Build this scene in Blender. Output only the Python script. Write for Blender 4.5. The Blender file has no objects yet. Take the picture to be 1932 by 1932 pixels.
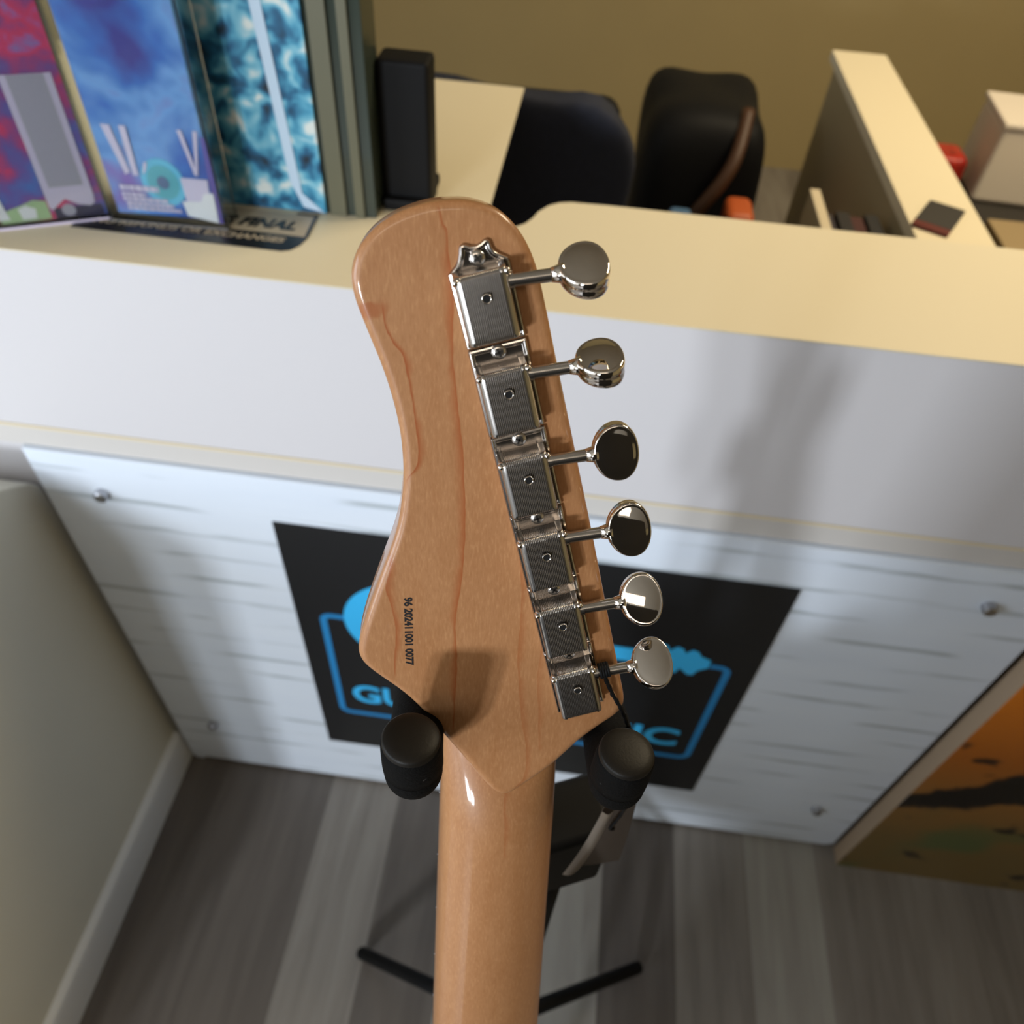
import bpy, bmesh, math, random
from mathutils import Vector, Matrix
random.seed(7)
C = bpy.context.scene
COL = C.collection
R = math.radians

# ------------------------------------------------------------------ camera
cam_d = bpy.data.cameras.new('camera'); cam = bpy.data.objects.new('camera', cam_d); COL.objects.link(cam)
RX = Vector((.99111481, .12281285, .05107288)); RY = Vector((-.12515325, .73107802, .67071723)); RF = Vector((-.04503444, .67114971, -.73995267))
CAMP = Vector((.32634, -.59472, 1.45402))
cam.matrix_world = Matrix(((RX.x, RY.x, -RF.x, CAMP.x), (RX.y, RY.y, -RF.y, CAMP.y), (RX.z, RY.z, -RF.z, CAMP.z), (0, 0, 0, 1)))
cam_d.sensor_width = 36; cam_d.lens = 36 * 1484 / 1932; cam_d.clip_start = .01; cam_d.clip_end = 60
cam_d.dof.use_dof = True; cam_d.dof.focus_distance = .238; cam_d.dof.aperture_fstop = 13.5
C.camera = cam

# ------------------------------------------------------------------ exposure, world
C.view_settings.view_transform = 'Standard'; C.view_settings.look = 'None'
C.view_settings.exposure = 0.0; C.view_settings.gamma = 1.0; C.view_settings.use_curve_mapping = False
w = bpy.data.worlds.new('world'); C.world = w; w.use_nodes = True
bg = w.node_tree.nodes['Background']; bg.inputs[0].default_value = (.75, .85, 1, 1); bg.inputs[1].default_value = 1.5

def area(name, loc, target, sx, sy, power, col):
    d = bpy.data.lights.new(name, 'AREA'); d.shape = 'RECTANGLE'; d.size = sx; d.size_y = sy; d.energy = power; d.color = col
    o = bpy.data.objects.new(name, d); COL.objects.link(o); o.location = loc
    o.rotation_euler = (Vector(target) - Vector(loc)).to_track_quat('-Z', 'Y').to_euler(); return o
# daylight through the two narrow panes of the shop front behind the camera, and the wide window to their left
area('daylight_pane_a', (-1.22, -4.12, 1.66), (.3, -.43, 1.25), .22, .40, 74, (.86, .93, 1))
area('daylight_pane_b', (-.80, -4.12, 1.66), (.3, -.43, 1.25), .22, .40, 46, (.86, .93, 1))
area('daylight_wide', (-1.92, -1.45, 1.5), (.0, 0, .5), 1.5, 1.3, 35, (.78, .88, 1))
# warm ceiling lamps
area('ceiling_lamp_a', (1.5, .85, 2.58), (1.3, .7, 0), .9, .5, 47, (1, .83, .56))
area('ceiling_lamp_b', (.2, -1.9, 2.58), (.2, -1.9, 0), 1.1, .5, 6, (1, .84, .66))

# ------------------------------------------------------------------ node helpers
def newmat(name):
    m = bpy.data.materials.new(name); m.use_nodes = True
    nt = m.node_tree; b = nt.nodes['Principled BSDF']; return m, nt, b
def mat(name, col, rough=.5, metal=0, coat=0, alpha=1, trans=0, spec=.5, ior=1.45):
    m, nt, b = newmat(name)
    b.inputs['Base Color'].default_value = (*col, 1); b.inputs['Roughness'].default_value = rough
    b.inputs['Metallic'].default_value = metal; b.inputs['Coat Weight'].default_value = coat
    b.inputs['Coat Roughness'].default_value = .05; b.inputs['Alpha'].default_value = alpha
    b.inputs['Transmission Weight'].default_value = trans; b.inputs['Specular IOR Level'].default_value = spec; b.inputs['IOR'].default_value = ior
    return m
def sock(nt, v, inp):
    if isinstance(v, (int, float)): inp.default_value = v
    elif isinstance(v, tuple): inp.default_value = (*v, 1) if len(v) == 3 and len(inp.default_value) == 4 else v
    else: nt.links.new(v, inp)
def mth(nt, op, a, b=0.0, c=0.0, clamp=False):
    n = nt.nodes.new('ShaderNodeMath'); n.operation = op; n.use_clamp = clamp
    sock(nt, a, n.inputs[0]); sock(nt, b, n.inputs[1])
    if op in ('MULTIPLY_ADD', 'WRAP', 'SMOOTH_MIN'): sock(nt, c, n.inputs[2])
    return n.outputs[0]
def ramp01(nt, v, a, b, o0=0.0, o1=1.0):
    n = nt.nodes.new('ShaderNodeMapRange'); n.interpolation_type = 'SMOOTHSTEP'
    sock(nt, v, n.inputs[0]); n.inputs[1].default_value = a; n.inputs[2].default_value = b; n.inputs[3].default_value = o0; n.inputs[4].default_value = o1
    return n.outputs[0]
def mix(nt, f, a, b):
    n = nt.nodes.new('ShaderNodeMix'); n.data_type = 'RGBA'
    sock(nt, f, n.inputs[0]); sock(nt, a, n.inputs[6]); sock(nt, b, n.inputs[7]); return n.outputs[2]
def objco(nt, scale=(1, 1, 1), rot=(0, 0, 0), loc=(0, 0, 0)):
    t = nt.nodes.new('ShaderNodeTexCoord'); mp = nt.nodes.new('ShaderNodeMapping')
    mp.inputs['Scale'].default_value = scale; mp.inputs['Rotation'].default_value = rot; mp.inputs['Location'].default_value = loc
    nt.links.new(t.outputs['Object'], mp.inputs[0]); return mp.outputs[0]
def noise(nt, co, scale, detail=2, rough=.5, dist=0):
    n = nt.nodes.new('ShaderNodeTexNoise'); nt.links.new(co, n.inputs['Vector'])
    n.inputs['Scale'].default_value = scale; n.inputs['Detail'].default_value = detail; n.inputs['Roughness'].default_value = rough; n.inputs['Distortion'].default_value = dist
    return n
def sep(nt, co):
    n = nt.nodes.new('ShaderNodeSeparateXYZ'); nt.links.new(co, n.inputs[0]); return n.outputs
def cramp(nt, v, stops):
    n = nt.nodes.new('ShaderNodeValToRGB'); e = n.color_ramp.elements
    while len(e) < len(stops): e.new(.5)
    for k, (p, c) in enumerate(stops): e[k].position = p; e[k].color = (*c, 1)
    sock(nt, v, n.inputs[0]); return n.outputs[0]
def bump(nt, b, h, strength=.2, dist=.001):
    n = nt.nodes.new('ShaderNodeBump'); n.inputs['Strength'].default_value = strength; n.inputs['Distance'].default_value = dist
    nt.links.new(h, n.inputs['Height']); nt.links.new(n.outputs[0], b.inputs['Normal'])
def srgb(r, g, b):
    f = lambda c: (c / 255 / 12.92) if c <= 10 else ((c / 255 + .055) / 1.055) ** 2.4
    return (f(r), f(g), f(b))

# ------------------------------------------------------------------ object helpers
def mesh_obj(name, verts, faces, m, parent=None, smooth=False, loc=None):
    me = bpy.data.meshes.new(name); me.from_pydata([tuple(v) for v in verts], [], faces); me.update()
    o = bpy.data.objects.new(name, me); COL.objects.link(o)
    if m: me.materials.append(m)
    if smooth:
        for p in me.polygons: p.use_smooth = True
    if parent: o.parent = parent
    if loc: o.location = loc
    return o
def bm_obj(name, bm, m, parent=None, smooth=False, angle=None, loc=None):
    bmesh.ops.recalc_face_normals(bm, faces=bm.faces)
    if angle is not None:
        for e in bm.edges:
            if len(e.link_faces) == 2 and e.calc_face_angle(0) > R(angle): e.smooth = False
        smooth = True
    for f in bm.faces: f.smooth = smooth
    me = bpy.data.meshes.new(name); bm.to_mesh(me); bm.free()
    o = bpy.data.objects.new(name, me); COL.objects.link(o)
    for q in (m if isinstance(m, (list, tuple)) else [m]): me.materials.append(q)
    if angle is not None:
        wn = o.modifiers.new('flat_faces', 'WEIGHTED_NORMAL'); wn.keep_sharp = True; wn.weight = 100
    if parent: o.parent = parent
    if loc: o.location = loc
    return o
def box(bm, lo, hi, bev=0, seg=2, mat_index=0):
    t = bmesh.new(); bmesh.ops.create_cube(t, size=1)
    for v in t.verts: v.co = Vector([lo[i] + (v.co[i] + .5) * (hi[i] - lo[i]) for i in range(3)])
    if bev: bmesh.ops.bevel(t, geom=t.edges[:], offset=bev, segments=seg, profile=.5, affect='EDGES')
    for f in t.faces: f.material_index = mat_index
    me = bpy.data.meshes.new('t'); t.to_mesh(me); t.free(); bm.from_mesh(me); bpy.data.meshes.remove(me)
def boxobj(name, lo, hi, m, parent=None, bev=.001, seg=2):
    bm = bmesh.new(); box(bm, lo, hi, bev, seg); return bm_obj(name, bm, m, parent, angle=40)
def tube(bm, pts, rad, n=12, caps=True):
    pts = [Vector(p) for p in pts]; rads = rad if isinstance(rad, (list, tuple)) else [rad] * len(pts)
    up = None; rings = []
    for i, p in enumerate(pts):
        d = (pts[min(i + 1, len(pts) - 1)] - pts[max(i - 1, 0)]).normalized()
        if up is None:
            up = Vector((0, 0, 1)) if abs(d.z) < .9 else Vector((1, 0, 0))
        s = d.cross(up).normalized(); up = s.cross(d).normalized()
        rings.append([bm.verts.new(p + (s * math.cos(2 * math.pi * k / n) + up * math.sin(2 * math.pi * k / n)) * rads[i]) for k in range(n)])
    for a, b in zip(rings, rings[1:]):
        for k in range(n): bm.faces.new((a[k], a[(k + 1) % n], b[(k + 1) % n], b[k]))
    if caps: bm.faces.new(rings[0][::-1]); bm.faces.new(rings[-1])
def smooth_path(pts, n=8):
    P = [Vector(p) for p in pts]; out = []
    for i in range(len(P) - 1):
        a, b, c, d = P[max(i - 1, 0)], P[i], P[i + 1], P[min(i + 2, len(P) - 1)]
        for k in range(n):
            t = k / n; out.append(.5 * ((2 * b) + (c - a) * t + (2 * a - 5 * b + 4 * c - d) * t * t + (-a + 3 * b - 3 * c + d) * t ** 3))
    out.append(P[-1]); return out
def lathe(bm, prof, origin, axis, n=32):
    axis = Vector(axis).normalized(); o = Vector(origin)
    a = axis.orthogonal().normalized(); b = axis.cross(a)
    rings = []
    for r, h in prof:
        if r < 1e-6: rings.append([bm.verts.new(o + axis * h)])
        else: rings.append([bm.verts.new(o + axis * h + (a * math.cos(2 * math.pi * k / n) + b * math.sin(2 * math.pi * k / n)) * r) for k in range(n)])
    for p, q in zip(rings, rings[1:]):
        for k in range(n):
            if len(p) == 1 and len(q) == 1: continue
            if len(p) == 1: bm.faces.new((p[0], q[k], q[(k + 1) % n]))
            elif len(q) == 1: bm.faces.new((p[k], q[0], p[(k + 1) % n]))
            else: bm.faces.new((p[k], q[k], q[(k + 1) % n], p[(k + 1) % n]))
def prism(bm, poly, axis, lo, hi, bev=0):
    """poly = 2D points; axis = the extruded axis index; other two axes take the 2D coordinates in order"""
    def P(p, h):
        q = [0, 0, 0]; idx = [i for i in range(3) if i != axis]; q[idx[0]] = p[0]; q[idx[1]] = p[1]; q[axis] = h; return q
    t = bmesh.new()
    a = [t.verts.new(P(p, lo)) for p in poly]; b = [t.verts.new(P(p, hi)) for p in poly]
    t.faces.new(a); t.faces.new(b[::-1]); n = len(poly)
    for k in range(n): t.faces.new((a[k], b[k], b[(k + 1) % n], a[(k + 1) % n]))
    bmesh.ops.recalc_face_normals(t, faces=t.faces)
    if bev:
        es = [e for e in t.edges if abs(e.verts[0].co[axis] - e.verts[1].co[axis]) < 1e-9]
        bmesh.ops.bevel(t, geom=es, offset=bev, segments=2, profile=.5, affect='EDGES')
    me = bpy.data.meshes.new('t'); t.to_mesh(me); t.free(); bm.from_mesh(me); bpy.data.meshes.remove(me)
def tag(o, label, cat=None, group=None, kind=None):
    if label: o['label'] = label
    if cat: o['category'] = cat
    if group: o['group'] = group
    if kind: o['kind'] = kind
    return o
def empty(name, loc, label, cat, group=None):
    o = bpy.data.objects.new(name, None); COL.objects.link(o); o.location = loc; o.empty_display_size = .02
    return tag(o, label, cat, group)
def under(parent, *objs):
    """children built in world coordinates: hang them on an unrotated Empty without moving them"""
    for o in objs: o.parent = parent; o.location = Vector(o.location) - parent.location
def text_obj(name, s, m, origin, xdir, ydir, width, height, depth, parent=None, bold=0, shear=0, spacing=1.0):
    cu = bpy.data.curves.new(name, 'FONT'); cu.body = s; cu.size = 1; cu.offset = bold; cu.shear = shear; cu.space_character = spacing
    cu.resolution_u = 6
    tmp = bpy.data.objects.new('tmp', cu); COL.objects.link(tmp)
    dg = bpy.context.evaluated_depsgraph_get(); me = bpy.data.meshes.new_from_object(tmp.evaluated_get(dg)); COL.objects.unlink(tmp); bpy.data.objects.remove(tmp)
    xs = [v.co.x for v in me.vertices]; ys = [v.co.y for v in me.vertices]
    x0, x1, y0, y1 = min(xs), max(xs), min(ys), max(ys)
    xd, yd = Vector(xdir).normalized(), Vector(ydir).normalized(); zd = xd.cross(yd)
    for v in me.vertices:
        v.co = Vector(origin) + xd * ((v.co.x - x0) / (x1 - x0) * width) + yd * ((v.co.y - y0) / (y1 - y0) * height) + zd * depth
    me.name = name; me.materials.clear(); me.materials.append(m)
    o = bpy.data.objects.new(name, me); COL.objects.link(o)
    if parent: o.parent = parent
    return o

# ------------------------------------------------------------------ materials
def wall_paint(name, col, bumpy=.15):
    m, nt, b = newmat(name); co = objco(nt)
    n = noise(nt, co, 3.5, 4)
    c = mix(nt, n.outputs[0], tuple(x * .94 for x in col), tuple(min(1, x * 1.05) for x in col)); nt.links.new(c, b.inputs['Base Color'])
    b.inputs['Roughness'].default_value = .75; n2 = noise(nt, co, 260, 3); bump(nt, b, n2.outputs[0], bumpy, .001); return m
M_wall = wall_paint('paint_grey_beige', (.66, .64, .55))
M_tan = wall_paint('paint_tan', (.38, .29, .13))
M_whitewall = wall_paint('paint_white', (.80, .79, .76))
M_darkwall = wall_paint('paint_dark_taupe', (.16, .13, .11))
M_black2 = wall_paint('paint_black', (.012, .012, .013))
M_ceil = wall_paint('paint_ceiling', (.42, .38, .31))
M_base = mat('baseboard_white', (.72, .73, .74), .4)
def floor_mat():
    m, nt, b = newmat('grey_wood_planks'); co = objco(nt); x, y, z = sep(nt, co)
    n_w = nt.nodes.new('ShaderNodeTexWhiteNoise'); n_w.noise_dimensions = '1D'
    W = .128
    nt.links.new(mth(nt, 'FLOOR', mth(nt, 'DIVIDE', mth(nt, 'ADD', x, .01), W)), n_w.inputs['W'])
    co2 = objco(nt, (16, 1.3, 1)); g = noise(nt, co2, 2.2, 5, .6, .4)
    f = mth(nt, 'ADD', mth(nt, 'MULTIPLY', n_w.outputs[0], .62), mth(nt, 'MULTIPLY', g.outputs[0], .5))
    c = cramp(nt, f, [(.12, srgb(78, 71, 67)), (.42, srgb(106, 99, 93)), (.66, srgb(140, 134, 127)), (.95, srgb(168, 166, 157))])
    nt.links.new(c, b.inputs['Base Color']); b.inputs['Roughness'].default_value = .42
    bump(nt, b, g.outputs[0], .15, .001); return m
M_floor = floor_mat()
M_fascia = mat('white_laminate', (.64, .62, .635), .38)
M_top = mat('cream_laminate', (.68, .60, .43), .5, spec=.25)
M_reveal = mat('beige_reveal', (.60, .57, .54), .5)
M_band = mat('maple_edge_band', (.72, .62, .44), .4)
def panel_mat():
    m, nt, b = newmat('whitewashed_boards'); co = objco(nt); x, y, z = sep(nt, co)
    # faint board joints every 52 mm, broken up along the board
    fr = mth(nt, 'FRACT', mth(nt, 'DIVIDE', z, .0475)); d = mth(nt, 'ABSOLUTE', mth(nt, 'SUBTRACT', fr, .5))
    line = ramp01(nt, d, .02, .15, 1, 0)
    n = noise(nt, objco(nt, (4.5, 1, 30)), 1.3, 2); brk = ramp01(nt, n.outputs[0], .46, .62)
    k = mth(nt, 'MULTIPLY', line, brk)
    n2 = noise(nt, objco(nt, (2, 1, 14)), 1.6, 4)
    c0 = mix(nt, n2.outputs[0], (.68, .75, .86), (.78, .84, .92))
    c = mix(nt, mth(nt, 'MULTIPLY', k, .8), c0, (.38, .43, .46)); nt.links.new(c, b.inputs['Base Color'])
    b.inputs['Roughness'].default_value = .42; return m
M_panel = panel_mat()
M_steel = mat('brushed_steel', (.42, .42, .44), .28, 1)
M_signblack = mat('sign_black', (.010, .0105, .012), .38)
M_blue = mat('vinyl_sky_blue', srgb(62, 192, 255), .4)
M_blue2 = mat('vinyl_deep_blue', srgb(40, 136, 200), .4)
M_black = mat('black_matte', (.006, .006, .0065), .6, spec=.15)
M_dark = mat('dark_charcoal', (.022, .019, .016), .6)
M_foam = None
def foam():
    m, nt, b = newmat('black_foam'); co = objco(nt); n = noise(nt, co, 900, 3, .7)
    sp = noise(nt, co, 420, 1); k = ramp01(nt, sp.outputs[0], .74, .8)
    c = mix(nt, k, (.0032, .003, .0028), (.05, .048, .045)); nt.links.new(c, b.inputs['Base Color'])
    b.inputs['Roughness'].default_value = .78; b.inputs['Specular IOR Level'].default_value = .08
    bump(nt, b, n.outputs[0], .7, .0006); return m
M_foam = foam()
def capmat():
    m, nt, b = newmat('black_rubber_cap'); co = objco(nt); n = noise(nt, co, 1300, 2, .6)
    b.inputs['Base Color'].default_value = (.008, .0063, .0045, 1); b.inputs['Roughness'].default_value = .5; b.inputs['Specular IOR Level'].default_value = .2
    bump(nt, b, n.outputs[0], .15, .0003); return m
M_cap = capmat()
M_nickel = mat('polished_nickel', (.66, .61, .565), .05, 1)
M_nickel2 = mat('worn_nickel', (.50, .47, .44), .24, 1)
M_nickel3 = mat('satin_nickel', (.60, .56, .52), .24, 1)
M_plate = mat('plate_nickel', (.50, .46, .43), .16, 1)
M_hole = mat('hole_black', (.002, .002, .002), .9)
M_ink = mat('black_ink', (.006, .005, .006), .5)
M_recess = mat('screw_recess', (.05, .045, .04), .5, 1)

# wood of the guitar: coordinates are metres in the headstock's own frame (x across, y along the tuners)
GRAIN = [
 ([(-5.9,22.7),(-5.6,20.6),(-5.7,17.9),(-5.4,16.4),(-6.0,13.2),(-6.4,9.5),(-6.8,5.9),(-8.0,-.6),(-9.9,-7.4),(-11.4,-13.3),(-12.4,-16.9),(-12.8,-22.0),(-13.9,-29.8),(-14.8,-35.9),(-15.8,-42.0),(-17.0,-47.5),(-18.7,-56.0),(-20.5,-63.3),(-22.8,-70.6),(-26.2,-81.2),(-29.7,-90.4),(-31.5,-95.3),(-34.1,-107.2),(-38.2,-121.4),(-42.5,-136.4)], 1.0, 1),
 ([(-25.4,4.0),(-25.6,2.1),(-26.1,-2.9),(-25.2,-7.6),(-24.1,-10.6),(-24.2,-16.0),(-24.9,-22.3),(-25.5,-28.1),(-26.5,-34.5),(-27.7,-39.6),(-29.3,-42.6),(-31.6,-44.2),(-33.2,-46.1)], 1.15, -1),
 ([(-44.0,-67),(-45.4,-72.2),(-47.9,-77.6),(-48.2,-82.6),(-48.7,-89.3),(-50.9,-96.6),(-52.5,-101.5),(-54.9,-109.6)], .95, -1),
 ([(-7.0,-72),(-7.9,-83.2),(-9.9,-92.9),(-12.5,-102.8),(-15.3,-113.0),(-18.7,-131.5),(-19.8,-140.7),(-21.0,-152.4),(-23.4,-162.2),(-28.0,-167.6),(-33.5,-176),(-37,-190),(-40,-203)], .55, -1),
 ([(-7.0,-109),(-8.2,-114.3),(-9.9,-118.5),(-14.1,-139.6),(-16.9,-154.3)], .45, -1),
]
def wood_mat(name, with_lines=True):
    m, nt, b = newmat(name); co = objco(nt); x, y, z = sep(nt, co)
    xr = mth(nt, 'MULTIPLY_ADD', y, -.235, x)      # runs with the grain
    cmb = nt.nodes.new('ShaderNodeCombineXYZ'); nt.links.new(mth(nt, 'MULTIPLY', xr, 1), cmb.inputs[0]); nt.links.new(mth(nt, 'MULTIPLY', y, .24), cmb.inputs[1]); nt.links.new(z, cmb.inputs[2])
    v = cmb.outputs[0]
    fine = noise(nt, v, 1500, 3, .6); mid = noise(nt, v, 190, 3, .5); big = noise(nt, co, 28, 3, .5, .3)
    base = mix(nt, big.outputs[0], (.345, .155, .062), (.41, .20, .085))
    base = mix(nt, ramp01(nt, mid.outputs[0], .35, .75, 0, .45), base, (.33, .140, .050))
    base = mix(nt, ramp01(nt, fine.outputs[0], .50, .72, 0, .42), base, (.50, .262, .115))
    base = mix(nt, ramp01(nt, fine.outputs[0], .50, .30, 0, .30), base, (.27, .112, .038))
    if with_lines:
        wob = mth(nt, 'MULTIPLY', mth(nt, 'SUBTRACT', noise(nt, v, 330, 3, .6).outputs[0], .5), .0016)
        wid = noise(nt, objco(nt, (1, 1, 1)), 62, 2)
        V0, V1, U0, U1 = -.21, .03, -.07, .02
        t = mth(nt, 'DIVIDE', mth(nt, 'SUBTRACT', y, V0), V1 - V0)
        total = None
        for pts, amp, side in GRAIN:
            fc = nt.nodes.new('ShaderNodeFloatCurve'); cv = fc.mapping.curves[0]
            P = sorted([((q / 1000 - V0) / (V1 - V0), (p / 1000 - U0) / (U1 - U0)) for p, q in pts])
            while len(cv.points) > 2: cv.points.remove(cv.points[-1])
            cv.points[0].location = P[0]; cv.points[1].location = P[-1]
            for q in P[1:-1]: cv.points.new(*q)
            for q in cv.points: q.handle_type = 'AUTO'
            fc.mapping.update(); nt.links.new(t, fc.inputs['Value'])
            uc = mth(nt, 'MULTIPLY_ADD', fc.outputs[0], U1 - U0, U0)
            d = mth(nt, 'MULTIPLY', mth(nt, 'ADD', mth(nt, 'SUBTRACT', x, uc), wob), side)
            # crisp on one side, feathered on the other, width wandering
            wv = ramp01(nt, wid.outputs[0], .36, .60, .0008, .0030)
            soft = mth(nt, 'SUBTRACT', 1, mth(nt, 'DIVIDE', mth(nt, 'MAXIMUM', mth(nt, 'MULTIPLY', d, -1), 0), wv), clamp=True)
            crisp = ramp01(nt, d, .0, .0004, 1, 0)
            k = mth(nt, 'MULTIPLY', mth(nt, 'POWER', soft, 1.4), crisp)
            lo, hi = min(q for p, q in pts) / 1000, max(q for p, q in pts) / 1000
            k = mth(nt, 'MULTIPLY', k, ramp01(nt, y, lo - .001, lo + .003)); k = mth(nt, 'MULTIPLY', k, ramp01(nt, y, hi - .003, hi + .001, 1, 0))
            k = mth(nt, 'MULTIPLY', k, amp)
            total = k if total is None else mth(nt, 'MAXIMUM', total, k)
        # small flamed patch at the upper left edge
        bx = mth(nt, 'DIVIDE', mth(nt, 'ADD', x, .0285), .0042); by = mth(nt, 'DIVIDE', mth(nt, 'SUBTRACT', y, .0022), .0021)
        bn = mth(nt, 'MULTIPLY', mth(nt, 'SUBTRACT', noise(nt, co, 380, 3).outputs[0], .5), 2.4)
        r2 = mth(nt, 'ADD', mth(nt, 'ADD', mth(nt, 'MULTIPLY', bx, bx), mth(nt, 'MULTIPLY', by, by)), bn)
        total = mth(nt, 'MAXIMUM', total, ramp01(nt, r2, .2, 1.5, .75, 0))
        base = mix(nt, mth(nt, 'MULTIPLY', total, .8, clamp=True), base, (.30, .072, .015))
    nt.links.new(base, b.inputs['Base Color'])
    b.inputs['Roughness'].default_value = .45; b.inputs['Coat Weight'].default_value = .6; b.inputs['Coat Roughness'].default_value = .07
    b.inputs['Specular IOR Level'].default_value = .3
    bump(nt, b, fine.outputs[0], .05, .0002); return m
M_wood = wood_mat('lacquered_maple'); M_neck = wood_mat('lacquered_maple_neck')
M_body = mat('cream_lacquer', (.75, .70, .58), .2, coat=1)
M_rose = mat('dark_fretboard', (.05, .025, .014), .5)

# ================================================================== SETTING
def struct(o, name=None): o['kind'] = 'structure'; return o
struct(boxobj('floor', (-3, -4.2, -.1), (3.5, 3.0, 0), M_floor, bev=0))
struct(boxobj('ceiling', (-3, -4.2, 2.62), (3.5, 3.0, 2.7), M_ceil, bev=0))
struct(boxobj('wall_front', (-3, 2.9, 0), (3.5, 3.0, 2.62), M_tan, bev=0))
struct(boxobj('wall_right', (3.4, -4.2, 0), (3.5, 2.9, 2.62), M_tan, bev=0))
# wall behind the camera, with the two narrow panes
bm = bmesh.new()
for lo, hi in (((-3, -4.3, 0), (3.5, -4.2, 1.3)), ((-3, -4.3, 2.0), (3.5, -4.2, 2.62)), ((-3, -4.3, 1.3), (-1.40, -4.2, 2.0)), ((-1.04, -4.3, 1.3), (-.98, -4.2, 2.0)), ((-.62, -4.3, 1.3), (3.5, -4.2, 2.0))): box(bm, lo, hi)
struct(bm_obj('wall_back', bm, M_darkwall))
struct(boxobj('added_shade_panel', (.06, -1.47, 0), (1.35, -1.39, 1.95), M_black2, bev=0))  # unseen panel added to shade the counter's right and darken the button reflections
bm = bmesh.new()
for lo, hi in (((-2.1, -4.2, 0), (-2, 2.9, .8)), ((-2.1, -4.2, 2.2), (-2, 2.9, 2.62)), ((-2.1, -4.2, .8), (-2, -2.4, 2.2)), ((-2.1, -.6, .8), (-2, 2.9, 2.2))): box(bm, lo, hi)
struct(bm_obj('wall_side', bm, M_whitewall))

# low wall at the left end of the counter, its top swept up towards the room
prof = [(.018, 0), (.018, .60), (.017, .692), (.012, .725), (.001, .7395), (-.021, .757), (-.043, .772), (-.12, .80), (-.30, .83), (-.75, .84), (-.75, 0)]
bm = bmesh.new(); prism(bm, prof, 0, -.42, -.302, bev=.004)
struct(bm_obj('wall_left', bm, M_wall, angle=30))
bm = bmesh.new(); prism(bm, [(-.302, 0), (-.288, 0), (-.288, .072), (-.292, .082), (-.302, .086)], 1, -.75, .004)
struct(bm_obj('baseboard_left', bm, M_base, angle=30))

# ================================================================== RECEPTION COUNTER
ctr = empty('reception_counter', (.3, .1, 0), 'long white laminate shop counter with a cream top and whitewashed front board', 'counter')
top_poly = [(-.95, -.004), (1.95, -.004), (1.95, .204), (.35, .201), (.31, .199), (.298, .195), (.288, .187), (.279, .172), (.274, .156), (.268, .144), (.259, .135), (.247, .131), (.234, .132), (.229, .138), (.227, .50), (-.95, .50)]
bm = bmesh.new(); prism(bm, top_poly, 2, 1.0655, 1.067)
o_top = bm_obj('countertop', bm, M_top)
o_fas = boxobj('front_board', (-.95, 0, .8415), (1.95, .018, 1.0654), M_fascia, bev=.001)
o_band = boxobj('edge_band', (-.95, -.001, .8375), (1.95, .018, .8412), M_band, bev=.0005)
o_rev = boxobj('lower_rail', (-.95, .0015, .808), (1.95, .018, .8372), M_reveal, bev=.0005)
o_in = boxobj('back_board', (-.95, .03, .02), (.92, .045, .83), M_fascia, bev=0)
o_end = boxobj('end_board', (.915, .012, .0), (.93, .16, 1.0650), M_fascia, bev=.0005)
o_end2 = boxobj('rear_board', (.29, .17, .0), (1.95, .185, 1.0650), M_fascia, bev=.0005)
bm = bmesh.new(); prism(bm, [(-.283, .010), (-.277, .002), (-.262, .002), (-.262, .010), (.905, .010), (.917, .020), (.917, .806), (-.283, .806)], 1, -.004, .012, bev=.002)
o_pan = bm_obj('front_panel', bm, M_panel, angle=40); o_pan['label'] = 'whitewashed board with faint horizontal joints'
kids = [o_top, o_fas, o_band, o_rev, o_in, o_end, o_end2, o_pan]
for x, z in ((-.206, .745), (.838, .746), (.841, .157), (-.207, .159)):
    bm = bmesh.new(); lathe(bm, [(0, .0105), (.0062, .0105), (.0078, .009), (.0082, .006), (.0082, 0), (0, 0)], (x, -.004, z), (0, -1, 0), 28)
    s = bm_obj('standoff_cap', bm, M_steel, angle=35); kids.append(s)
under(ctr, *kids)

# ================================================================== SHOP SIGN on the panel
sign = empty('shop_sign', (.315, -.005, .162), 'black square sign with blue guitar logo and GUITAR MUSIC lettering on the counter front', 'sign')
o = boxobj('sign_board', (0, -.0062, .1613), (.63, -.0042, .7333), M_signblack, bev=.0003); ks = [o]
PZ = .7333
def stroke_path(bm, pts, wd, y0, y1):
    """flat ribbon of width wd in the x-z plane along pts, with thickness y0..y1"""
    P = [Vector((p[0], p[1])) for p in pts]; L = []; Rr = []
    for i, p in enumerate(P):
        d1 = (P[i] - P[i - 1]).normalized() if i else (P[1] - P[0]).normalized()
        d2 = (P[i + 1] - P[i]).normalized() if i < len(P) - 1 else d1
        d = (d1 + d2).normalized(); n = Vector((-d.y, d.x)); k = wd / 2 / max(.4, n.dot(Vector((-d1.y, d1.x))))
        L.append(p + n * k); Rr.append(p - n * k)
    prism(bm, [tuple(q) for q in L + Rr[::-1]], 1, y0, y1)
def arc(cx, cz, r, a0, a1, n=8): return [(cx + r * math.cos(R(a0 + (a1 - a0) * k / n)), cz + r * math.sin(R(a0 + (a1 - a0) * k / n))) for k in range(n + 1)]
bm = bmesh.new()
stroke_path(bm, [(.568, PZ - .184)] + arc(.581, PZ - .196, .012, 90, 0) + arc(.579, PZ - .440, .014, 0, -90) + arc(.052, PZ - .440, .014, -90, -180) + arc(.050, PZ - .196, .012, 180, 90) + [(.074, PZ - .184)], .0095, -.0068, -.0061)
ks.append(bm_obj('logo_frame', bm, M_blue2))
bm = bmesh.new(); prism(bm, [(.165 + .097 * math.cos(2 * math.pi * k / 64), PZ - .187 + .097 * math.sin(2 * math.pi * k / 64)) for k in range(64)], 1, -.0070, -.0061)
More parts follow.
